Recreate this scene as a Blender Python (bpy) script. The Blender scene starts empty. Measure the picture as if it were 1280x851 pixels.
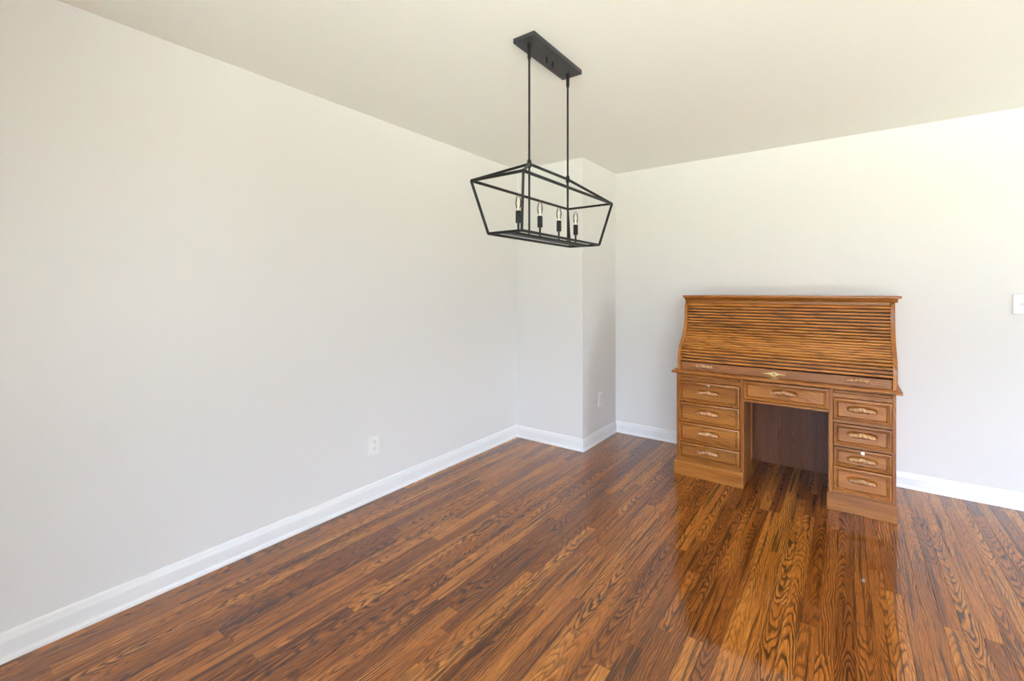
import bpy, bmesh, math, random
from mathutils import Vector, Matrix
random.seed(7)
C = bpy.context.scene.collection
S = bpy.context.scene

# ------------------------------------------------------------------ camera
F_PX, HORIZON, YAW, CAM_Z = 568.0, 364.6, math.radians(36.37), 1.323
cam = bpy.data.cameras.new('camera'); cam_o = bpy.data.objects.new('camera', cam); C.objects.link(cam_o)
cam.sensor_fit = 'HORIZONTAL'; cam.sensor_width = 36.0
cam.lens = F_PX / 1280.0 * 36.0
cam.shift_y = -(425.5 - HORIZON) / 1280.0
cam.clip_start = 0.05
cam_o.location = (0, 0, CAM_Z)
cam_o.rotation_euler = (math.pi / 2, 0, YAW)
S.camera = cam_o

# ------------------------------------------------------------------ view, world
S.view_settings.view_transform = 'Standard'
S.view_settings.look = 'None'
S.view_settings.gamma = 1.0
S.view_settings.use_curve_mapping = False
S.view_settings.exposure = 0.0
S.cycles.use_denoising = True
S.cycles.use_adaptive_sampling = False
S.cycles.max_bounces = 14
S.cycles.diffuse_bounces = 8
S.cycles.glossy_bounces = 4
S.cycles.sample_clamp_indirect = 6.0

SKY = 10.8
w = bpy.data.worlds.new('sky'); S.world = w; w.use_nodes = True
wn = w.node_tree.nodes; wl = w.node_tree.links
bg = wn['Background']; bg.inputs['Strength'].default_value = SKY
wtc = wn.new('ShaderNodeTexCoord'); wsx = wn.new('ShaderNodeSeparateXYZ')
wr = wn.new('ShaderNodeValToRGB'); wmr = wn.new('ShaderNodeMapRange')
wmr.inputs['From Min'].default_value = -1; wmr.inputs['From Max'].default_value = 1
wl.new(wtc.outputs['Generated'], wsx.inputs[0]); wl.new(wsx.outputs['Z'], wmr.inputs['Value'])
wl.new(wmr.outputs[0], wr.inputs['Fac']); wl.new(wr.outputs['Color'], bg.inputs['Color'])
e = wr.color_ramp.elements
e[0].position = 0.40; e[0].color = (2.15, 2.24, 2.06, 1)       # sunlit paving and lawn
e[1].position = 0.455; e[1].color = (0.36, 0.42, 0.27, 1)      # hedges and trees along the horizon
for p_, c_ in ((0.505, (0.42, 0.48, 0.36, 1)), (0.54, (1.20, 1.40, 1.72, 1)), (0.9, (0.70, 1.05, 1.80, 1))):
    wr.color_ramp.elements.new(p_).color = c_

# room extents (metres, camera at the origin of the plan)
XL, XR, YB, YF, H = -2.437, 3.6, -1.7, 4.054, 2.44
XJ, YJ = -1.764, 3.382                 # boxed-out corner chase
WINDOWS = [('B', -0.6, 1.0, 0.2, 2.3), ('B', 1.2, 2.8, 0.2, 2.3), ('R', 2.4, 3.5, 0.6, 2.25)]   # B: wall behind the camera, R: side wall

def portal(k, x0, x1, z0, z1):
    l = bpy.data.lights.new('window_portal', 'AREA'); l.shape = 'RECTANGLE'
    l.size = x1 - x0; l.size_y = z1 - z0; l.cycles.is_portal = True
    o = bpy.data.objects.new('window_portal', l); C.objects.link(o)
    if k == 'B': o.location = ((x0 + x1) / 2, YB - 0.13, (z0 + z1) / 2); o.rotation_euler = (math.pi / 2, 0, math.pi)
    else: o.location = (XR + 0.13, (x0 + x1) / 2, (z0 + z1) / 2); o.rotation_euler = (math.pi / 2, 0, -math.pi / 2)
for wd in WINDOWS: portal(*wd)

# ------------------------------------------------------------------ helpers
ORG = {}
def tag(o, label=None, cat=None, group=None, kind=None):
    if label: o['label'] = label
    if cat: o['category'] = cat
    if group: o['group'] = group
    if kind: o['kind'] = kind
    return o
def thing(name, loc, label, cat, group=None, kind=None):
    o = bpy.data.objects.new(name, None); C.objects.link(o); o.empty_display_size = 0.1
    o.location = loc; ORG[o.name] = Vector(loc)
    return tag(o, label, cat, group, kind)
def obj(name, bm, mats, parent=None, smooth=False, recalc=True):
    """link a bmesh given in world coordinates as one mesh object with its origin at its centre"""
    if recalc: bmesh.ops.recalc_face_normals(bm, faces=bm.faces)
    vs = [v.co for v in bm.verts]
    c = Vector([(min(v[i] for v in vs) + max(v[i] for v in vs)) / 2 for i in range(3)])
    bmesh.ops.translate(bm, verts=bm.verts, vec=-c)
    me = bpy.data.meshes.new(name); bm.to_mesh(me); bm.free()
    for m in (mats if isinstance(mats, (list, tuple)) else [mats]): me.materials.append(m)
    if smooth:
        for p in me.polygons: p.use_smooth = True
        me.set_sharp_from_angle(angle=math.radians(40))
    o = bpy.data.objects.new(name, me); C.objects.link(o)
    po = Vector((0, 0, 0))
    if parent: o.parent = parent; po = ORG[parent.name]
    o.location = c - po; ORG[o.name] = c
    return o
def place(name, mesh, world, parent, rot=None):
    o = bpy.data.objects.new(name, mesh); C.objects.link(o); o.parent = parent
    o.location = Vector(world) - ORG[parent.name]; ORG[o.name] = Vector(world)
    if rot: o.rotation_euler = rot
    return o
def bx(bm, x0, x1, y0, y1, z0, z1, bev=0.0, mi=0, seg=2):
    r = bmesh.ops.create_cube(bm, size=1.0)
    vs = r['verts']
    for v in vs:
        v.co = Vector((x0 if v.co.x < 0 else x1, y0 if v.co.y < 0 else y1, z0 if v.co.z < 0 else z1))
    fs = list({f for v in vs for f in v.link_faces})
    for f in fs: f.material_index = mi
    if bev > 0:
        es = list({e for v in vs for e in v.link_edges})
        bmesh.ops.bevel(bm, geom=es, offset=bev, segments=seg, profile=0.5, affect='EDGES', material=-1)
    return bm
def box(*a, **k): return bx(bmesh.new(), *a, **k)
def prism(bm, pts, axis, a0, a1, mi=0):
    """polygon pts in the plane across `axis`, extruded from a0 to a1"""
    def co(p, a):
        return {'x': (a, p[0], p[1]), 'y': (p[0], a, p[1]), 'z': (p[0], p[1], a)}[axis]
    A = [bm.verts.new(co(p, a0)) for p in pts]; B = [bm.verts.new(co(p, a1)) for p in pts]
    n = len(pts); fs = [bm.faces.new(A), bm.faces.new(B[::-1])]
    for i in range(n): fs.append(bm.faces.new((A[i], B[i], B[(i + 1) % n], A[(i + 1) % n])))
    for f in fs: f.material_index = mi
    return bm
def lathe(bm, prof, cx, cy, cz, axis='z', seg=20, mi=0):
    """profile of (radius, height) turned round an axis"""
    rings = []
    for r, h in prof:
        ring = []
        for k in range(seg):
            a = 2 * math.pi * k / seg; u, v = r * math.cos(a), r * math.sin(a)
            p = {'z': (cx + u, cy + v, cz + h), 'y': (cx + u, cy + h, cz + v), 'x': (cx + h, cy + u, cz + v)}[axis]
            ring.append(bm.verts.new(p))
        rings.append(ring)
    fs = []
    for a, b in zip(rings, rings[1:]):
        for k in range(seg): fs.append(bm.faces.new((a[k], a[(k + 1) % seg], b[(k + 1) % seg], b[k])))
    fs.append(bm.faces.new(rings[0])); fs.append(bm.faces.new(rings[-1]))
    for f in fs: f.material_index = mi
    return bm
def bar(bm, p, q, t, up=(0, 0, 1), bev=0.0012):
    """square bar of side t from p to q"""
    p, q = Vector(p), Vector(q); d = (q - p); L = d.length; d.normalize()
    u = Vector(up)
    if abs(d.dot(u)) > 0.95: u = Vector((1, 0, 0))
    s = d.cross(u).normalized(); u = s.cross(d).normalized()
    M = Matrix((s, d, u)).transposed()
    b2 = box(-t / 2, t / 2, 0, L, -t / 2, t / 2, bev=bev, seg=1)
    for v in b2.verts: v.co = M @ v.co + p
    me = bpy.data.meshes.new('tmp'); b2.to_mesh(me); b2.free(); bm.from_mesh(me); bpy.data.meshes.remove(me)
    return bm

# ------------------------------------------------------------------ materials
def mat(name):
    m = bpy.data.materials.new(name); m.use_nodes = True
    return m, m.node_tree.nodes, m.node_tree.links, m.node_tree.nodes['Principled BSDF']
class G:
    """tiny node-graph helper"""
    def __init__(s, m): s.n = m.node_tree.nodes; s.l = m.node_tree.links
    def node(s, t, **kw):
        n = s.n.new(t)
        for k, v in kw.items(): setattr(n, k, v)
        return n
    def put(s, sock, v):
        if hasattr(v, 'is_output') or hasattr(v, 'links'): s.l.new(v, sock)
        else: sock.default_value = v
    def m(s, op, a, b=0.0, c=None):
        n = s.node('ShaderNodeMath', operation=op); s.put(n.inputs[0], a); s.put(n.inputs[1], b)
        if c is not None: s.put(n.inputs[2], c)
        return n.outputs[0]
    def xyz(s, x, y, z):
        n = s.node('ShaderNodeCombineXYZ')
        for i, v in enumerate((x, y, z)): s.put(n.inputs[i], v)
        return n.outputs[0]
    def sep(s, v):
        n = s.node('ShaderNodeSeparateXYZ'); s.put(n.inputs[0], v); return n.outputs
    def noise(s, vec, scale=1.0, detail=2.0, rough=0.5, dist=0.0):
        n = s.node('ShaderNodeTexNoise'); s.put(n.inputs['Vector'], vec)
        n.inputs['Scale'].default_value = scale; n.inputs['Detail'].default_value = detail
        n.inputs['Roughness'].default_value = rough; n.inputs['Distortion'].default_value = dist
        return n.outputs['Fac']
    def ramp(s, fac, stops, interp='LINEAR'):
        n = s.node('ShaderNodeValToRGB'); s.put(n.inputs[0], fac); r = n.color_ramp; r.interpolation = interp
        while len(r.elements) < len(stops): r.elements.new(0.5)
        for el, (p, c) in zip(r.elements, stops):
            el.position = p; el.color = (c, c, c, 1) if isinstance(c, (int, float)) else (*c, 1)
        return n.outputs['Color']
    def mix(s, fac, a, b, mode='MIX'):
        n = s.node('ShaderNodeMix', data_type='RGBA', blend_type=mode)
        s.put(n.inputs[0], fac)
        for sock, v in ((n.inputs[6], a), (n.inputs[7], b)):
            if isinstance(v, tuple): sock.default_value = (*v, 1) if len(v) == 3 else v
            else: s.put(sock, v)
        return n.outputs[2]
    def bump(s, h, strength, dist):
        n = s.node('ShaderNodeBump'); s.put(n.inputs['Height'], h)
        n.inputs['Strength'].default_value = strength; n.inputs['Distance'].default_value = dist
        return n.outputs['Normal']

def paint(name, col, rough, bump=0.04):
    m, n, l, b = mat(name); g = G(m)
    b.inputs['Base Color'].default_value = (*col, 1); b.inputs['Roughness'].default_value = rough
    tc = g.node('ShaderNodeTexCoord')
    l.new(g.bump(g.noise(tc.outputs['Object'], 260, 3), bump, 0.002), b.inputs['Normal'])
    return m
M_WALL = paint('wall_paint', (0.77, 0.76, 0.75), 0.62)
M_CEIL = paint('ceiling_paint', (0.925, 0.96, 0.915), 0.8)
M_TRIM = paint('trim_gloss_white', (0.86, 0.86, 0.86), 0.28, 0.01)
M_PLATE = paint('white_plastic', (0.86, 0.86, 0.85), 0.3, 0.0)

def simple(name, col, rough, metal=0.0):
    m, n, l, b = mat(name); g = G(m)
    tc = g.node('ShaderNodeTexCoord'); nz = g.noise(tc.outputs['Object'], 40, 3)
    c = g.mix(nz, tuple(x * 0.88 for x in col), tuple(min(1, x * 1.1) for x in col))
    l.new(c, b.inputs['Base Color']); b.inputs['Roughness'].default_value = rough; b.inputs['Metallic'].default_value = metal
    return m
M_BLACK = simple('black_iron', (0.006, 0.006, 0.0065), 0.48)
M_BLACK.node_tree.nodes['Principled BSDF'].inputs['Specular IOR Level'].default_value = 0.3
M_CANOPY = simple('satin_black_canopy', (0.024, 0.0235, 0.027), 0.40)
M_BRASS = simple('polished_brass', (0.86, 0.68, 0.34), 0.25, 1.0)
M_CHROME = simple('nickel_lock', (0.82, 0.78, 0.68), 0.22, 1.0)
M_DARK = simple('dark_slot', (0.02, 0.018, 0.016), 0.6)
M_SLOT = simple('grey_slot', (0.16, 0.16, 0.16), 0.6)
M_SUB = simple('dark_subfloor', (0.03, 0.014, 0.008), 0.8)
M_FIL = simple('bulb_filament', (0.92, 0.86, 0.72), 0.4)
_b = M_FIL.node_tree.nodes['Principled BSDF']
_b.inputs['Emission Color'].default_value = (1, 0.78, 0.42, 1); _b.inputs['Emission Strength'].default_value = 0.08

def thin_glass(name, k):
    m, n, l, b = mat(name); n.remove(b)
    tr = n.new('ShaderNodeBsdfTransparent'); gl = n.new('ShaderNodeBsdfGlossy'); mx = n.new('ShaderNodeMixShader')
    lw = n.new('ShaderNodeLayerWeight'); lw.inputs['Blend'].default_value = k
    gl.inputs['Roughness'].default_value = 0.03; tr.inputs['Color'].default_value = (0.97, 0.97, 0.96, 1)
    l.new(lw.outputs['Fresnel'], mx.inputs[0]); l.new(tr.outputs[0], mx.inputs[1]); l.new(gl.outputs[0], mx.inputs[2])
    l.new(mx.outputs[0], n['Material Output'].inputs[0])
    return m
M_BULB = thin_glass('clear_bulb_glass', 0.35)
M_PANE = thin_glass('window_glass', 0.2)

def oak(name, axis, light, mid, dark, rough=0.34, ring=1.0, rf=1.0, pore=0.5):
    """stained oak with the grain running along one object axis"""
    m, n, l, b = mat(name); g = G(m)
    tc = g.node('ShaderNodeTexCoord'); oi = g.node('ShaderNodeObjectInfo')
    x, y, z = g.sep(tc.outputs['Object'])
    along, a1, a2 = {'x': (x, z, y), 'z': (z, x, y), 'y': (y, x, z)}[axis]
    r = g.m('MULTIPLY', oi.outputs['Random'], 37.0)
    al = g.m('ADD', along, r)
    warp = g.noise(g.xyz(g.m('MULTIPLY', al, 2.2), g.m('MULTIPLY', a1, 7), g.m('MULTIPLY', a2, 7)), 1, 2)
    f = g.m('ADD', g.m('MULTIPLY', a1, 85 * rf), g.m('ADD', g.m('MULTIPLY', a2, 60 * rf), g.m('MULTIPLY', warp, 13 * ring)))
    f = g.m('ADD', f, g.m('MULTIPLY', al, 3.5))
    saw = g.m('FRACT', f)
    rings = g.ramp(saw, [(0.0, 0.25), (0.2, 0.8), (0.6, 1.0), (0.9, 0.75), (1.0, 0.25)])
    pores = g.noise(g.xyz(g.m('MULTIPLY', al, 9), g.m('MULTIPLY', a1, 420), g.m('MULTIPLY', a2, 420)), 1, 2, 0.6)
    pr = g.ramp(pores, [(0.36, 0.25), (0.52, 1.0)])
    tone = g.noise(g.xyz(g.m('MULTIPLY', al, 1.3), g.m('MULTIPLY', a1, 16), g.m('MULTIPLY', a2, 16)), 1, 3)
    base = g.mix(g.ramp(tone, [(0.32, 0.0), (0.68, 1.0)]), mid, light)
    c = g.mix(g.m('MULTIPLY', g.m('SUBTRACT', 1.0, rings), 0.85), base, dark)
    c = g.mix(g.m('MULTIPLY', g.m('SUBTRACT', 1.0, pr), pore), c, dark)
    hv = g.node('ShaderNodeHueSaturation'); l.new(c, hv.inputs['Color'])
    l.new(g.m('ADD', 0.86, g.m('MULTIPLY', oi.outputs['Random'], 0.26)), hv.inputs['Value'])
    l.new(hv.outputs[0], b.inputs['Base Color'])
    b.inputs['Roughness'].default_value = rough
    b.inputs['Specular IOR Level'].default_value = 0.35
    b.inputs['Coat Weight'].default_value = 0.15; b.inputs['Coat Roughness'].default_value = 0.15
    l.new(g.bump(g.m('MULTIPLY', rings, pr), 0.12, 0.0008), b.inputs['Normal'])
    return m
OAK_L, OAK_M, OAK_D = (0.52, 0.195, 0.038), (0.29, 0.090, 0.014), (0.028, 0.008, 0.0025)
M_OAKX = oak('oak_grain_across', 'x', OAK_L, OAK_M, OAK_D)
M_OAKZ = oak('oak_grain_upright', 'z', OAK_L, OAK_M, OAK_D)
M_OAKY = oak('oak_grain_deep', 'y', OAK_L, OAK_M, OAK_D)
M_SLAT = oak('oak_slats', 'x', (0.58, 0.235, 0.048), (0.42, 0.150, 0.028), (0.16, 0.05, 0.010), 0.34, 0.15, 0.15, 0.2)
M_PULL = oak('oak_carved_pull', 'x', (0.74, 0.42, 0.22), (0.58, 0.29, 0.13), (0.20, 0.08, 0.03), 0.32)
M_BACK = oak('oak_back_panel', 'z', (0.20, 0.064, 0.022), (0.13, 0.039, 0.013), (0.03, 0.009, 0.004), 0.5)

def floor_oak():
    """strip oak: each plank carries its own uv (metres across, metres along) and three random numbers"""
    m, n, l, b = mat('floor_oak'); g = G(m)
    uv = g.node('ShaderNodeUVMap', uv_map='plank_uv'); u, v, _ = g.sep(uv.outputs[0])
    at = g.node('ShaderNodeAttribute', attribute_name='plank_random'); r1, r2, r3 = g.sep(at.outputs['Vector'])
    o1 = g.m('MULTIPLY', r1, 91.0); o2 = g.m('MULTIPLY', r2, 57.0)
    uu = g.m('ADD', u, o1); vv = g.m('ADD', v, o2)
    W = lambda su, sv, d=2.0, rr=0.5: g.noise(g.xyz(g.m('MULTIPLY', uu, su), g.m('MULTIPLY', vv, sv), r3), 1, d, rr)
    w1 = W(16, 2.6, 2); w2 = W(50, 11, 2); w3 = W(9, 1.1, 1)
    # flat-sawn cathedrals: parabolas stacked along the board; rift-sawn: long near-straight lines
    uc = g.m('ADD', u, g.m('MULTIPLY', g.m('SUBTRACT', r3, 0.5), 0.03))
    cath = g.m('ADD', g.m('MULTIPLY', g.m('MULTIPLY', uc, uc), 2300), g.m('MULTIPLY', v, 12))
    cath = g.m('ADD', cath, g.m('ADD', g.m('MULTIPLY', w1, 6.5), g.m('MULTIPLY', w2, 1.1)))
    rift = g.m('ADD', g.m('MULTIPLY', u, 105), g.m('MULTIPLY', v, 1.5))
    rift = g.m('ADD', rift, g.m('ADD', g.m('MULTIPLY', w1, 6.0), g.m('MULTIPLY', w2, 1.0)))
    sel = g.m('GREATER_THAN', r2, 0.42)
    f = g.m('ADD', g.m('MULTIPLY', cath, sel), g.m('MULTIPLY', rift, g.m('SUBTRACT', 1.0, sel)))
    saw = g.m('FRACT', f)
    rings = g.ramp(saw, [(0.0, 0.0), (0.20, 0.05), (0.36, 0.62), (0.65, 1.0), (0.92, 0.9), (1.0, 0.0)])
    fade = g.ramp(w3, [(0.35, 0.35), (0.60, 1.0)])
    pores = W(620, 14, 2, 0.65)
    pr = g.ramp(pores, [(0.38, 0.0), (0.54, 1.0)])
    streak = W(70, 1.7, 3, 0.6)
    st = g.ramp(streak, [(0.36, 0.0), (0.47, 1.0)])
    tone = g.m('ADD', g.m('MULTIPLY', r1, 0.62), g.m('MULTIPLY', W(30, 2.0, 3), 0.55))
    base = g.ramp(tone, [(0.10, (0.16, 0.042, 0.007)), (0.42, (0.29, 0.084, 0.013)), (0.72, (0.44, 0.142, 0.021)), (1.0, (0.62, 0.235, 0.043))])
    DK = (0.034, 0.009, 0.0025)
    c = g.mix(g.m('MULTIPLY', g.m('SUBTRACT', 1.0, rings), g.m('MULTIPLY', fade, 0.94)), base, DK)
    c = g.mix(g.m('MULTIPLY', g.m('SUBTRACT', 1.0, pr), 0.55), c, DK)
    c = g.mix(g.m('MULTIPLY', g.m('SUBTRACT', 1.0, st), 0.80), c, DK)
    l.new(c, b.inputs['Base Color'])
    b.inputs['Roughness'].default_value = 0.38
    b.inputs['Specular IOR Level'].default_value = 0.05
    b.inputs['Coat Weight'].default_value = 1.0; b.inputs['Coat Roughness'].default_value = 0.07
    b.inputs['Coat IOR'].default_value = 1.5
    tc = g.node('ShaderNodeTexCoord')
    l.new(g.bump(g.noise(tc.outputs['Object'], 5.0, 2), 0.05, 0.01), b.inputs['Coat Normal'])
    return m
M_FLOOR = floor_oak()

# ------------------------------------------------------------------ the shell
T = 0.12
def struct(name, bm, m, label, cat):
    return tag(obj(name, bm, m), label, cat, kind='structure')
struct('ceiling', box(XL - T, XR + T, YB - T, YF + T, H, H + 0.1), M_CEIL, 'flat off-white painted ceiling', 'ceiling')
struct('wall_left', box(XL - T, XL, YB - T, YF + T, 0, H), M_WALL, 'long pale grey wall with one low outlet', 'wall')
struct('wall_far', box(XJ, XR + T, YF, YF + T, 0, H), M_WALL, 'pale grey wall behind the rolltop desk', 'wall')
struct('wall_corner', box(XL, XJ, YJ, YF + T, 0, H), M_WALL, 'pale grey boxed-out corner column from floor to ceiling', 'wall')
# the two walls with windows, out of the photograph
def window_wall(k, u0, u1):
    """boxes round the openings; u runs along the wall"""
    bm = bmesh.new(); last = u0
    put = (lambda a, b, z0, z1: bx(bm, a, b, YB - T, YB, z0, z1)) if k == 'B' else (lambda a, b, z0, z1: bx(bm, XR, XR + T, a, b, z0, z1))
    for kk, a, b, z0, z1 in WINDOWS:
        if kk != k: continue
        put(a, b, 0, z0); put(a, b, z1, H); put(last, a, 0, H); last = b
    put(last, u1, 0, H)
    return bm
struct('wall_back', window_wall('B', XL, XR), M_WALL, 'pale grey wall with two tall windows', 'wall')
struct('wall_right', window_wall('R', YB - T, YF), M_WALL, 'pale grey wall with a wide glazed opening', 'wall')
for i, (k, a, b, z0, z1) in enumerate(WINDOWS):
    # local u along the wall, v out through it
    if k == 'B': wb = lambda bm, u0, u1, v0, v1, za, zb, bev=0.0: bx(bm, u0, u1, YB - v1, YB - v0, za, zb, bev)
    else: wb = lambda bm, u0, u1, v0, v1, za, zb, bev=0.0: bx(bm, XR + v0, XR + v1, u0, u1, za, zb, bev)
    c = ((a + b) / 2, YB - 0.06, z0) if k == 'B' else (XR + 0.06, (a + b) / 2, z0)
    wroot = thing('window_%d' % (i + 1), c, 'white tall window facing the corner column' if k == 'B' else 'wide white glazed opening facing the long blank wall', 'window', 'tall windows' if k == 'B' else None, 'structure')
    t = 0.045
    bm = bmesh.new()
    for q in ((a, a + t, z0, z1), (b - t, b, z0, z1), (a, b, z0, z0 + t), (a, b, z1 - t, z1)): wb(bm, q[0], q[1], 0.03, 0.10, q[2], q[3], 0.003)
    obj('window_frame', bm, M_TRIM, wroot)
    m = (a + b) / 2; zm = (z0 + z1) / 2
    if k == 'B': halves = [(a + t, b - t, z0 + t, zm - 0.02), (a + t, b - t, zm + 0.02, z1 - t)]; rail = (a + t, b - t, zm - 0.02, zm + 0.02)
    else: halves = [(a + t, m - 0.03, z0 + t, z1 - t), (m + 0.03, b - t, z0 + t, z1 - t)]; rail = (m - 0.03, m + 0.03, z0 + t, z1 - t)
    bm = bmesh.new(); wb(bm, rail[0], rail[1], 0.045, 0.085, rail[2], rail[3], 0.003); obj('meeting_rail', bm, M_TRIM, wroot)
    if k == 'B':
        bm = bmesh.new(); wb(bm, a - 0.06, b + 0.06, -0.05, 0.05, z0 - 0.03, z0, 0.004); obj('window_sill', bm, M_TRIM, wroot)
    for q in halves:
        bm = bmesh.new(); wb(bm, q[0], q[1], 0.064, 0.068, q[2], q[3]); obj('pane', bm, M_PANE, wroot)

# baseboards: moulded board with a shoe at its foot, mitred at the corners
BASE = [(0.0, 0.0), (0.021, 0.0), (0.0205, 0.008), (0.018, 0.015), (0.0135, 0.020), (0.013, 0.024), (0.013, 0.068), (0.0118, 0.078), (0.0085, 0.085),
        (0.0075, 0.092), (0.0062, 0.098), (0.003, 0.1025), (0.0, 0.104)]
def baseboard(name, p, q, nrm, c0, c1, label):
    """from p to q on the floor, proud of the wall along nrm; c = +1 outside corner, -1 inside corner, 0 square"""
    p, q, nrm = Vector((*p, 0)), Vector((*q, 0)), Vector((*nrm, 0)); d = (q - p).normalized()
    bm = bmesh.new(); A = []; B = []
    for t, z in BASE:
        A.append(bm.verts.new(p + nrm * t - d * (c0 * t) + Vector((0, 0, z))))
        B.append(bm.verts.new(q + nrm * t + d * (c1 * t) + Vector((0, 0, z))))
    n = len(BASE)
    bm.faces.new(A); bm.faces.new(B[::-1])
    for i in range(n): bm.faces.new((A[i], B[i], B[(i + 1) % n], A[(i + 1) % n]))
    tag(obj(name, bm, M_TRIM, smooth=True), label, 'baseboard', kind='structure')
baseboard('baseboard_left', (XL, YB), (XL, YJ), (1, 0), -1, -1, 'glossy white baseboard along the long pale wall')
baseboard('baseboard_corner_front', (XL, YJ), (XJ, YJ), (0, -1), -1, 1, 'short white baseboard across the front of the corner column')
baseboard('baseboard_corner_side', (XJ, YJ), (XJ, YF), (1, 0), 1, -1, 'short white baseboard on the shaded side of the corner column')
baseboard('baseboard_far', (XJ, YF), (XR, YF), (0, -1), -1, -1, 'white baseboard along the wall behind the desk')
baseboard('baseboard_right', (XR, YB), (XR, YF), (-1, 0), -1, -1, 'white baseboard under the wide glazed opening')
baseboard('baseboard_back', (XL, YB), (XR, YB), (0, 1), -1, -1, 'white baseboard under the two tall windows')

# floor: dark bed and oak strips
floor = struct('floor', box(XL - T, XR + T, YB - T, YF + T, -0.06, -0.012), M_SUB, 'glossy reddish-brown strip oak floor', 'floor')
PW = 0.0572
def project(x, y):
    d = -math.sin(YAW) * x + math.cos(YAW) * y; s = math.cos(YAW) * x + math.sin(YAW) * y
    if d < 0.2: return None
    return 640 + F_PX * s / d, HORIZON + F_PX * CAM_Z / d
planks = []
rp = random.Random(21)
x = XL
while x < XR - 1e-4:
    xe = min(x + PW, XR); y = YB - rp.random() * 1.2
    while y < YF:
        L = rp.choice((0.4, 0.6, 0.8, 1.0, 1.2, 1.4, 1.7)) * rp.uniform(0.85, 1.15)
        ya, yb = max(y, YB), min(y + L, YF)
        if yb < YF and YF - yb < 0.15: yb = YF
        if yb - ya > 0.01: planks.append((x, xe, ya, yb))
        y = max(yb, y + L)
        if yb == YF: break
    x += PW
# leave out what lies inside the corner column
planks = [(a, b, c, min(d, YJ)) if a < XJ - PW / 2 and d > YJ else (a, b, c, d) for a, b, c, d in planks if not (a < XJ - PW / 2 and c >= YJ - 0.01)]
def shown(p):
    n = 0; N = 24
    for i in range(N):
        yy = p[2] + (p[3] - p[2]) * (i + 0.5) / N; q = project((p[0] + p[1]) / 2, yy)
        if q and -5 < q[0] < 1285 and q[1] < 860: n += (q[1] - HORIZON) ** 3 * (p[3] - p[2]) / N
    return n
order = sorted(planks, key=shown, reverse=True)
near = [p for p in order if shown(p) > 0][:295]; near_set = set(near)
def plank_geo(bm, p, uvl, rl):
    a, b, c, d = p; g = 0.00025; e = 0.0007
    r = (rp.random(), rp.random(), rp.random()); flip = 1 if rp.random() < 0.5 else -1
    dz = -0.0002 * rp.random()
    a += g; b -= g; c += g; d -= g
    bot = [bm.verts.new((X, Y, -0.012)) for X, Y in ((a, c), (b, c), (b, d), (a, d))]
    mid = [bm.verts.new((X, Y, dz - e)) for X, Y in ((a, c), (b, c), (b, d), (a, d))]
    top = [bm.verts.new((X, Y, dz)) for X, Y in ((a + e, c + e), (b - e, c + e), (b - e, d - e), (a + e, d - e))]
    fs = [bm.faces.new(top)]
    for i in range(4):
        j = (i + 1) % 4
        fs.append(bm.faces.new((bot[i], bot[j], mid[j], mid[i]))); fs.append(bm.faces.new((mid[i], mid[j], top[j], top[i])))
    xm, ym = (a + b) / 2, (c + d) / 2
    for vv in bot + mid + top: vv[rl] = Vector(r)
    for f in fs:
        for lp in f.loops: lp[uvl].uv = (lp.vert.co.x - xm, (lp.vert.co.y - ym) * flip)
def plank_obj(name, ps):
    bm = bmesh.new(); uvl = bm.loops.layers.uv.new('plank_uv'); rl = bm.verts.layers.float_vector.new('plank_random')
    for p in ps: plank_geo(bm, p, uvl, rl)
    return obj(name, bm, M_FLOOR, floor, recalc=False)
for p in near: plank_obj('plank', [p])
rest = [p for p in planks if p not in near_set]
tag(plank_obj('plank_strips', rest), kind='stuff')

# ------------------------------------------------------------------ rolltop desk
DX0, DX1 = -1.000, 0.228               # carcass sides
YD = 3.385                             # front of the pedestals
YBK = 4.028                            # back of the desk
desk = thing('rolltop_desk', ((DX0 + DX1) / 2, (YD + YBK) / 2, 0), 'golden oak rolltop desk with slatted curved front and two drawer pedestals', 'desk')
PED = [(DX0, -0.562), (-0.084, DX1)]
L_D = [(0.536, 0.681), (0.391, 0.530), (0.247, 0.385), (0.131, 0.241)]
R_D = [(0.552, 0.682), (0.404, 0.530), (0.276, 0.387), (0.124, 0.270)]
for x0, x1 in PED:
    inner_left = x0 > -0.5
    yb = 3.75
    obj('plinth', box(x0 - 0.014, x1 + 0.004, YD - 0.014, yb, 0, 0.104, 0.003), M_OAKX, desk)
    # carcass: sides, face-frame stiles, back
    bm = bmesh.new()
    bx(bm, x0, x0 + 0.018, YD, YBK if not inner_left else yb, 0.104, 0.735, 0.0015)
    bx(bm, x1 - 0.018, x1, YD, YBK if inner_left else yb, 0.104, 0.735, 0.0015)
    bx(bm, x0 + 0.018, x1 - 0.018, yb - 0.012, yb, 0.104, 0.735)
    # framed inner side: stiles standing proud of the panel
    xi, sg = (x0, -1) if inner_left else (x1, 1)
    for ya, ye in ((YD, YD + 0.05), (yb - 0.05, yb)):
        bx(bm, min(xi, xi + sg * 0.006), max(xi, xi + sg * 0.006), ya, ye, 0.104, 0.735, 0.0015)
    obj('pedestal', bm, M_OAKZ, desk)
    # rails of the face frame
    rows = L_D if not inner_left else R_D
    edges = [0.735] + [0.7280, 0.7100] + [v for z0, z1 in rows for v in (z1 + 0.0035, z0 - 0.0025)] + [0.104]
    for zt, zb in zip(edges[0::2], edges[1::2]):
        if zt - zb > 0.003: obj('frame_rail', box(x0 + 0.018, x1 - 0.018, YD + 0.001, YD + 0.03, zb, zt), M_OAKX, desk)

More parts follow.
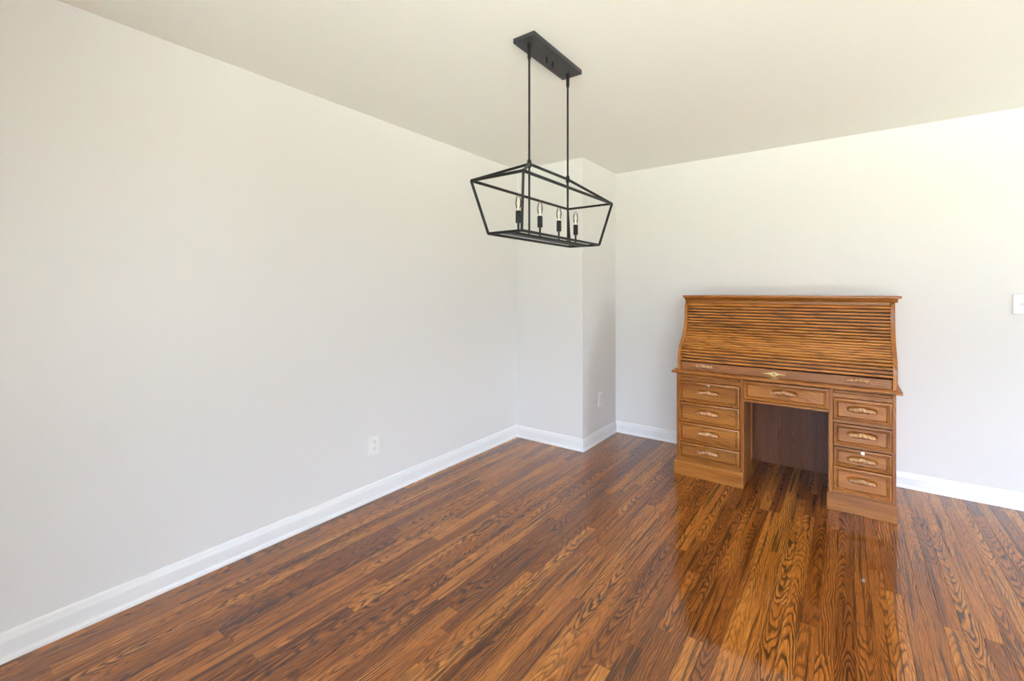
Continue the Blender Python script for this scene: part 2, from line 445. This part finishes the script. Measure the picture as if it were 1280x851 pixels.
DW = [(0.0, -0.018), (0.0, 0.011), (0.003, 0.0135), (0.009, 0.0135), (0.0110, 0.0030), (0.0145, 0.0030), (0.021, 0.0110), (0.024, 0.0120)]
def drawer_front(x0, x1, z0, z1, yf, hz):
    """raised-field front: bead round the edge, groove, flat field with a finger scoop routed behind the pull at height hz"""
    bm = bmesh.new(); rings = []
    for ins, out in DW:
        rings.append([bm.verts.new((X, yf - out, Z)) for X, Z in ((x0 + ins, z0 + ins), (x1 - ins, z0 + ins), (x1 - ins, z1 - ins), (x0 + ins, z1 - ins))])
    for a, b in zip(rings, rings[1:]):
        for k in range(4): bm.faces.new((a[k], a[(k + 1) % 4], b[(k + 1) % 4], b[k]))
    bm.faces.new(rings[0][::-1])
    ins, out = DW[-1]; NX, NZ = 60, 16; xc = (x0 + x1) / 2; grid = []
    for i in range(NX + 1):
        col = []
        for j in range(NZ + 1):
            X = x0 + ins + (x1 - x0 - 2 * ins) * i / NX; Z = z0 + ins + (z1 - z0 - 2 * ins) * j / NZ
            q = ((X - xc) / 0.072) ** 4 + ((Z - hz - 0.008) / 0.019) ** 2
            col.append(bm.verts.new((X, yf - out + 0.0105 * max(0.0, 1 - q) ** 0.6, Z)))
        grid.append(col)
    for i in range(NX):
        for j in range(NZ): bm.faces.new((grid[i][j], grid[i + 1][j], grid[i + 1][j + 1], grid[i][j + 1]))
    bmesh.ops.remove_doubles(bm, verts=bm.verts, dist=1e-5)
    return bm
def pull_mesh():
    """carved leaf pull: an arched grip with lobed relief"""
    bm = bmesh.new(); NU, NV = 44, 12; L = 0.066; g = []
    for i in range(NU + 1):
        u = -1 + 2 * i / NU; row = []
        prof = max(0.0, 1 - abs(u) ** 3.2) ** 0.5
        top = 0.0155 * prof + 0.0025 * math.cos(u * 7) * prof
        bot = -0.0085 * prof - 0.0022 * (u * u) * prof
        out = 0.021 * prof
        for j in range(NV + 1):
            t = math.pi * j / NV                       # 0 = upper root, pi = lower root
            zc, zr = (top + bot) / 2, (top - bot) / 2
            lobe = 1 + 0.20 * math.sin(u * 16 + 2.2 * math.cos(t) * (1 if u > 0 else -1)) * math.sin(t)
            zz = zc + zr * math.cos(t) + 0.005 * prof * (1 - u * u)
            yy = -out * math.sin(t) ** 0.7 * lobe
            row.append(bm.verts.new((u * L, yy, zz)))
        g.append(row)
    for i in range(NU):
        for j in range(NV): bm.faces.new((g[i][j], g[i + 1][j], g[i + 1][j + 1], g[i][j + 1]))
    bmesh.ops.remove_doubles(bm, verts=bm.verts, dist=1e-6)
    bmesh.ops.recalc_face_normals(bm, faces=bm.faces)
    me = bpy.data.meshes.new('carved_pull'); bm.to_mesh(me); bm.free(); me.materials.append(M_PULL)
    for p in me.polygons: p.use_smooth = True
    return me
PULL = pull_mesh()
def lock(x, z, y, parent):
    bm = bmesh.new()
    lathe(bm, [(0.0115, 0.004), (0.0115, -0.003), (0.0100, -0.005), (0.0070, -0.0055), (0.0062, -0.004), (0.004, -0.004)], x, y, z, 'y', 20)
    bx(bm, x - 0.0008, x + 0.0008, y - 0.0050, y - 0.0030, z - 0.004, z + 0.004, mi=1)
    return tag(obj('lock', bm, [M_CHROME, M_DARK], parent, smooth=True), 'round nickel drawer lock')
for (x0, x1), rows in ((PED[0], L_D), (PED[1], R_D)):
    a, b = x0 + 0.0205, x1 - 0.0205
    for i, (z0, z1) in enumerate(rows):
        zc = (z0 + z1) / 2
        if (x0, i) == (PED[0][0], 0): zc -= 0.004
        if (x0, i) == (PED[1][0], 2): zc -= 0.010
        d = obj('drawer', drawer_front(a, b, z0, z1, YD, zc), M_OAKX, desk, smooth=True)
        xc = (a + b) / 2
        place('handle', PULL, (xc, YD - 0.0115, zc), d)['label'] = 'carved oak drawer pull'
        if (x0, i) == (PED[0][0], 0): lock(xc, 0.662, YD - 0.0125, d)
        if (x0, i) == (PED[1][0], 2): lock(xc + 0.003, 0.372, YD - 0.0125, d)
    obj('writing_slide', box(a, b, YD - 0.006, YD + 0.2, 0.7125, 0.7255, 0.003), M_OAKX, desk)
# kneehole drawer with its lower rail
kd = obj('drawer', drawer_front(-0.557, -0.089, 0.606, 0.7265, YD + 0.004, 0.664), M_OAKX, desk, smooth=True)
place('handle', PULL, (-0.322, YD - 0.0075, 0.664), kd)['label'] = 'carved oak drawer pull'
obj('apron_rail', box(-0.562, -0.084, YD - 0.006, YD + 0.30, 0.586, 0.603, 0.003), M_OAKX, desk)
obj('drawer_case', box(-0.560, -0.086, YD + 0.024, YD + 0.34, 0.604, 0.734), M_OAKX, desk)
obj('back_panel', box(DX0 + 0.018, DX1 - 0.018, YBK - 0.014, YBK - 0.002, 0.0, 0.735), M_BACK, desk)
# desktop slab with a moulded edge
def slab_edge(y0, z0, z1, r):
    pts = [(YBK, z0), (y0 + 0.006, z0)]
    for k in range(9):
        a = -math.pi / 2 + math.pi * k / 8
        pts.append((y0 + r - math.cos(a) * r, (z0 + z1) / 2 + math.sin(a) * (z1 - z0) / 2))
    pts.append((YBK, z1)); return pts
obj('desktop', prism(bmesh.new(), slab_edge(3.362, 0.7350, 0.752, 0.007), 'x', -1.030, 0.256), M_OAKX, desk, smooth=True)
# gallery: S-curved sides
CUR = [(3.424, 0.752), (3.424, 0.800), (3.425, 0.845), (3.433, 0.880), (3.455, 0.915), (3.490, 0.944), (3.530, 0.970), (3.567, 0.998), (3.596, 1.030),
       (3.617, 1.064), (3.634, 1.105), (3.645, 1.150), (3.652, 1.195), (3.660, 1.225), (3.674, 1.246), (3.695, 1.258)]
def spline(pts, n):
    out = []
    P = [pts[0]] + pts + [pts[-1]]
    for i in range(1, len(P) - 2):
        for k in range(n):
            t = k / n; q = []
            for c in (0, 1):
                a, b, cc, d = P[i - 1][c], P[i][c], P[i + 1][c], P[i + 2][c]
                q.append(0.5 * (2 * b + (cc - a) * t + (2 * a - 5 * b + 4 * cc - d) * t * t + (3 * b - a - 3 * cc + d) * t ** 3))
            out.append(tuple(q))
    out.append(pts[-1]); return out
CUR = [(3.424 + (y - 3.424) * 0.80, z) for y, z in CUR]
SC = spline(CUR, 4)
for x0, x1 in ((DX0 - 0.004, DX0 + 0.018), (DX1 - 0.012, DX1 + 0.010)):
    bm = prism(bmesh.new(), SC + [(YBK, 1.258), (YBK, 0.752)], 'x', x0, x1)
    obj('side_panel', bm, M_OAKZ, desk, smooth=True)
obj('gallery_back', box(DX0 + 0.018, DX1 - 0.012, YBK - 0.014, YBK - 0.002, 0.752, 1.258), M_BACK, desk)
# crown board, ogee moulding and frieze under it
YC = 3.600
obj('crown_board', prism(bmesh.new(), [(YBK, 1.280), (YC + 0.004, 1.280), (YC, 1.284), (YC, 1.292), (YC + 0.004, 1.296), (YBK, 1.296)], 'x', -1.016, 0.268), M_OAKX, desk)
obj('crown_moulding', prism(bmesh.new(), [(YBK, 1.256), (3.632, 1.256), (3.629, 1.262), (3.622, 1.268), (3.612, 1.272), (3.608, 1.2795), (YBK, 1.2795)], 'x', -1.008, 0.252), M_OAKX, desk, smooth=True)
obj('frieze', box(DX0 + 0.018, DX1 - 0.012, 3.629, 3.650, 1.238, 1.256, 0.002), M_OAKX, desk)
# roll: backing cloth carrying the slats, the lift rail at its foot
INSET = 0.014
def arc(path):
    s = [0.0]
    for a, b in zip(path, path[1:]): s.append(s[-1] + math.hypot(b[0] - a[0], b[1] - a[1]))
    return s
fine = spline(CUR, 12)
def offset(path, d):
    out = []
    for i in range(len(path)):
        a, b = path[max(0, i - 1)], path[min(len(path) - 1, i + 1)]
        tx, tz = b[0] - a[0], b[1] - a[1]; L = math.hypot(tx, tz)
        out.append((path[i][0] + d * tz / L, path[i][1] - d * tx / L))
    return out
fine = [p for p in offset(fine, INSET) if 0.812 <= p[1] <= 1.250]
fs_ = arc(fine)
def at(s):
    for i in range(len(fs_) - 1):
        if fs_[i + 1] >= s:
            t = (s - fs_[i]) / (fs_[i + 1] - fs_[i]); a, b = fine[i], fine[i + 1]
            tx, tz = b[0] - a[0], b[1] - a[1]; L = math.hypot(tx, tz)
            return (a[0] + (b[0] - a[0]) * t, a[1] + (b[1] - a[1]) * t), (tx / L, tz / L)
    return fine[-1], (0, 1)
TX0, TX1 = DX0 + 0.0185, DX1 - 0.0125
cloth = offset(fine, 0.008); back = offset(fine, 0.010)
roll = obj('tambour', prism(bmesh.new(), cloth + back[::-1], 'x', TX0, TX1), M_DARK, desk)
roll['label'] = 'slatted roll front of the desk'
NS = 23; PITCH = fs_[-1] / NS
bm = bmesh.new()
hw, hh = PITCH * 0.36, 0.0115
prof = [(-hw, 0.006), (-hw, 0.0)] + [(-hw * math.cos(math.pi * k / 8), -hh * math.sin(math.pi * k / 8)) for k in range(1, 8)] + [(hw, 0.0), (hw, 0.006)]
prism(bm, [(q[1], q[0]) for q in prof], 'x', TX0, TX1)
for v in bm.verts: v.co.x -= (TX0 + TX1) / 2
bmesh.ops.recalc_face_normals(bm, faces=bm.faces)
slat_me = bpy.data.meshes.new('slat'); bm.to_mesh(slat_me); bm.free(); slat_me.materials.append(M_SLAT)
for p in slat_me.polygons: p.use_smooth = True
slat_me.set_sharp_from_angle(angle=math.radians(50))
for k in range(NS):
    (py, pz), (ty, tz) = at((k + 0.5) * PITCH)
    o = place('slat', slat_me, ((TX0 + TX1) / 2, py, pz), roll)
    o.rotation_euler = (math.atan2(-ty, tz), 0, 0)
yr = 3.424 + INSET
lift = obj('lift_rail', box(TX0, TX1, yr - 0.006, yr + 0.014, 0.7535, 0.811, 0.004), oak('oak_lift_rail', 'x', (0.46, 0.185, 0.065), (0.33, 0.12, 0.040), OAK_D), desk)
for xx in (-0.829, 0.056):
    place('handle', PULL, (xx, yr - 0.0055, 0.782), lift)['label'] = 'carved oak lift pull on the roll'
# brass escutcheon: winged plate round a keyhole
def escutcheon(cx, cy, cz):
    half = [(0.0, 0.016), (0.006, 0.0125), (0.010, 0.0145), (0.016, 0.009), (0.022, 0.0095), (0.030, 0.0055), (0.042, 0.005), (0.054, 0.0035), (0.064, 0.0045),
            (0.066, 0.001), (0.058, -0.001), (0.044, -0.0005), (0.034, -0.003), (0.026, -0.002), (0.020, -0.008), (0.012, -0.0095), (0.008, -0.014), (0.0, -0.016)]
    pts = [(cx + a, cz + b) for a, b in half] + [(cx - a, cz + b) for a, b in half[-2:0:-1]]
    bm = prism(bmesh.new(), pts, 'y', cy - 0.0025, cy + 0.001)
    for dx, dz, r in ((0.012, 0.003, 0.005), (-0.012, 0.003, 0.005), (0.028, 0.001, 0.003), (-0.028, 0.001, 0.003), (0.046, 0.002, 0.0022), (-0.046, 0.002, 0.0022), (0, 0.010, 0.0035)):
        lathe(bm, [(r, 0.0), (r * 0.8, -0.002), (r * 0.3, -0.003)], cx + dx, cy - 0.0024, cz + dz, 'y', 12)
    lathe(bm, [(0.0042, 0.0), (0.0042, -0.0012), (0.002, -0.0014)], cx, cy - 0.0024, cz + 0.0015, 'y', 14, mi=1)
    bx(bm, cx - 0.0016, cx + 0.0016, cy - 0.0037, cy - 0.002, cz - 0.0085, cz, mi=1)
    return bm
tag(obj('escutcheon', escutcheon(-0.386, yr - 0.007, 0.780), [M_BRASS, M_DARK], lift), 'winged brass keyhole plate')
tag(obj('strike_plate', box(-0.406, -0.360, yr - 0.014, yr - 0.002, 0.7515, 0.7565, 0.001), M_BRASS, desk), 'small brass strike plate')

# ------------------------------------------------------------------ linear pendant light
PX, PY = -1.130, 1.835
pen = thing('pendant_light', (PX, PY, H), 'black open-cage linear pendant light with four candle bulbs', 'pendant light')
can = obj('canopy', box(PX - 0.056, PX + 0.056, PY - 0.217, PY + 0.217, H - 0.022, H, 0.002), M_CANOPY, pen)
for dy in (-0.027, 0.027):
    obj('thumb_nut', lathe(bmesh.new(), [(0.0058, 0), (0.0058, -0.024), (0.0045, -0.027)], PX, PY + dy, H - 0.022, 'z', 14), M_BLACK, can, smooth=True)
Z_R, Z_U, Z_L = 1.888, 1.787, 1.568
RY = 0.172
for s in (-1, 1):
    y = PY + s * RY
    obj('rod_collar', lathe(bmesh.new(), [(0.0085, 0), (0.0080, -0.060), (0.0060, -0.068)], PX, y, H - 0.022, 'z', 16), M_BLACK, can, smooth=True)
    rod = obj('rod', lathe(bmesh.new(), [(0.0048, 0), (0.0048, Z_L - H + 0.025)], PX, y, H - 0.023, 'z', 16), M_BLACK, pen, smooth=True)
    obj('rod_coupling', lathe(bmesh.new(), [(0.006, 0.020), (0.0095, 0.012), (0.0095, -0.012), (0.006, -0.018)], PX, y, Z_R, 'z', 16), M_BLACK, rod, smooth=True)
U = (0.133, 0.408); Lw = (0.0865, 0.352); BT = 0.0105
def cb(p, q): obj('cage_bar', bar(bmesh.new(), p, q, BT), M_BLACK, pen)
cb((PX, PY - RY, Z_R), (PX, PY + RY, Z_R))
corners = [(-1, -1), (1, -1), (1, 1), (-1, 1)]
for i, (sx, sy) in enumerate(corners):
    u = (PX + sx * U[0], PY + sy * U[1], Z_U); lo = (PX + sx * Lw[0], PY + sy * Lw[1], Z_L)
    tx, ty = corners[(i + 1) % 4]
    u2 = (PX + tx * U[0], PY + ty * U[1], Z_U); lo2 = (PX + tx * Lw[0], PY + ty * Lw[1], Z_L)
    cb(u, u2); cb(lo, lo2); cb(u, lo); cb((PX, PY + sy * RY, Z_R), u)
# ends of the base frame carry a flat plate for the candles
plate = obj('base_plate', box(PX - 0.022, PX + 0.022, PY - Lw[1], PY + Lw[1], Z_L - 0.005, Z_L + 0.006, 0.001), M_BLACK, pen)
for k in range(4):
    y = PY + (k - 1.5) * 0.170
    sk = obj('candle_socket', lathe(bmesh.new(), [(0.0105, 0.0), (0.0120, 0.002), (0.0120, 0.050), (0.0105, 0.052), (0.008, 0.052)], PX, y, 1.617, 'z', 18), M_BLACK, pen, smooth=True)
    obj('stem', lathe(bmesh.new(), [(0.0048, 0.0), (0.0048, 0.047)], PX, y, 1.571, 'z', 14), M_BLACK, sk, smooth=True)
    bulb = obj('bulb', lathe(bmesh.new(), [(0.0068, 0.0), (0.0072, 0.008), (0.0105, 0.018), (0.0128, 0.030), (0.0125, 0.042), (0.0095, 0.056), (0.0055, 0.067), (0.0022, 0.075), (0.0006, 0.078)], PX, y, 1.668, 'z', 20), M_BULB, sk, smooth=True)
    bm = bmesh.new()
    lathe(bm, [(0.0062, 0.0), (0.0062, 0.010), (0.0030, 0.014), (0.0016, 0.026), (0.0012, 0.034)], PX, y, 1.669, 'z', 12)
    for dx in (-0.004, -0.0015, 0.0015, 0.004):
        lathe(bm, [(0.0005, 0.016), (0.0005, 0.046)], PX + dx, y, 1.672, 'z', 6)
    tag(obj('filament', bm, M_FIL, sk), 'pale glowing filament')

# ------------------------------------------------------------------ outlets and switch
def rounded(w, h, r, n=5):
    pts = []
    for cx, cy, a0 in ((w / 2 - r, h / 2 - r, 0), (-w / 2 + r, h / 2 - r, 90), (-w / 2 + r, -h / 2 + r, 180), (w / 2 - r, -h / 2 + r, 270)):
        for k in range(n + 1):
            a = math.radians(a0 + 90 * k / n); pts.append((cx + r * math.cos(a), cy + r * math.sin(a)))
    return pts
def wall_map(o, nrm):
    """local (across, up, out) to world for a wall plate at o with outward normal nrm"""
    nrm = Vector((*nrm, 0)); right = Vector((0, 0, 1)).cross(nrm)
    return lambda a, b, c: Vector(o) + right * a + Vector((0, 0, b)) + nrm * c
def plate_bm(mp, layers, n=5):
    bm = bmesh.new(); rings = []
    for w, h, r, out in layers: rings.append([bm.verts.new(mp(a, b, out)) for a, b in rounded(w, h, r, n)])
    for A, B in zip(rings, rings[1:]):
        for k in range(len(A)): bm.faces.new((A[k], A[(k + 1) % len(A)], B[(k + 1) % len(A)], B[k]))
    bm.faces.new(rings[0]); bm.faces.new(rings[-1])
    return bm
def mbox(bm, mp, a0, a1, b0, b1, c0, c1, mi=0):
    vs = [bm.verts.new(mp(a, b, c)) for a in (a0, a1) for b in (b0, b1) for c in (c0, c1)]
    for f in ((0, 1, 3, 2), (4, 6, 7, 5), (0, 4, 5, 1), (2, 3, 7, 6), (0, 2, 6, 4), (1, 5, 7, 3)):
        bm.faces.new([vs[i] for i in f]).material_index = mi
def screw(mp, b, c, parent):
    bm = plate_bm(lambda x, y, z: mp(x, y + b, z), [(0.007, 0.007, 0.0034, c), (0.006, 0.006, 0.0029, c + 0.0012)], 3)
    mbox(bm, lambda x, y, z: mp(x, y + b, z), -0.0026, 0.0026, -0.0005, 0.0005, c + 0.0008, c + 0.00135, 1)
    obj('screw', bm, [M_PLATE, M_SLOT], parent)
PLATE = [(0.078, 0.122, 0.004, 0.0), (0.078, 0.122, 0.004, 0.003), (0.074, 0.118, 0.004, 0.006), (0.070, 0.114, 0.003, 0.0065)]
def outlet(o, nrm, label):
    t = thing('wall_outlet', o, label, 'outlet'); mp = wall_map(o, nrm)
    obj('cover_plate', plate_bm(mp, PLATE), M_PLATE, t)
    for s in (-1, 1):
        m2 = lambda a, b, c, s=s: mp(a, b + s * 0.021, c)
        bm = plate_bm(m2, [(0.036, 0.030, 0.010, 0.0064), (0.036, 0.030, 0.010, 0.0088), (0.034, 0.028, 0.009, 0.0095)])
        mbox(bm, m2, -0.0085, -0.0060, -0.001, 0.009, 0.0090, 0.0099, 1); mbox(bm, m2, 0.0060, 0.0085, -0.001, 0.008, 0.0090, 0.0099, 1)
        mbox(bm, m2, -0.0025, 0.0025, -0.010, -0.0055, 0.0090, 0.0099, 1)
        obj('receptacle', bm, [M_PLATE, M_SLOT], t)
    screw(mp, 0, 0.0064, t)
outlet((XL, 1.818, 0.343), (1, 0), 'white duplex outlet low on the long blank wall')
outlet((XJ, 3.712, 0.367), (1, 0), 'white duplex outlet on the shaded side of the corner column')
so = (0.856, YF, 1.248)
sw = thing('light_switch', so, 'white toggle light switch on the wall past the desk', 'light switch'); mp = wall_map(so, (0, -1))
obj('cover_plate', plate_bm(mp, PLATE), M_PLATE, sw)
bm = plate_bm(mp, [(0.012, 0.026, 0.001, 0.0064), (0.012, 0.026, 0.001, 0.0075)]); obj('switch_surround', bm, M_PLATE, sw)
bm = bmesh.new()
A = [bm.verts.new(mp(*p)) for p in ((-0.0042, -0.008, 0.007), (0.0042, -0.008, 0.007), (0.0042, 0.008, 0.007), (-0.0042, 0.008, 0.007))]
B = [bm.verts.new(mp(*p)) for p in ((-0.0035, 0.006, 0.020), (0.0035, 0.006, 0.020), (0.0035, 0.012, 0.018), (-0.0035, 0.012, 0.018))]
bm.faces.new(A); bm.faces.new(B)
for k in range(4): bm.faces.new((A[k], A[(k + 1) % 4], B[(k + 1) % 4], B[k]))
obj('toggle', bm, M_PLATE, sw)
screw(mp, 0.030, 0.0064, sw); screw(mp, -0.030, 0.0064, sw)
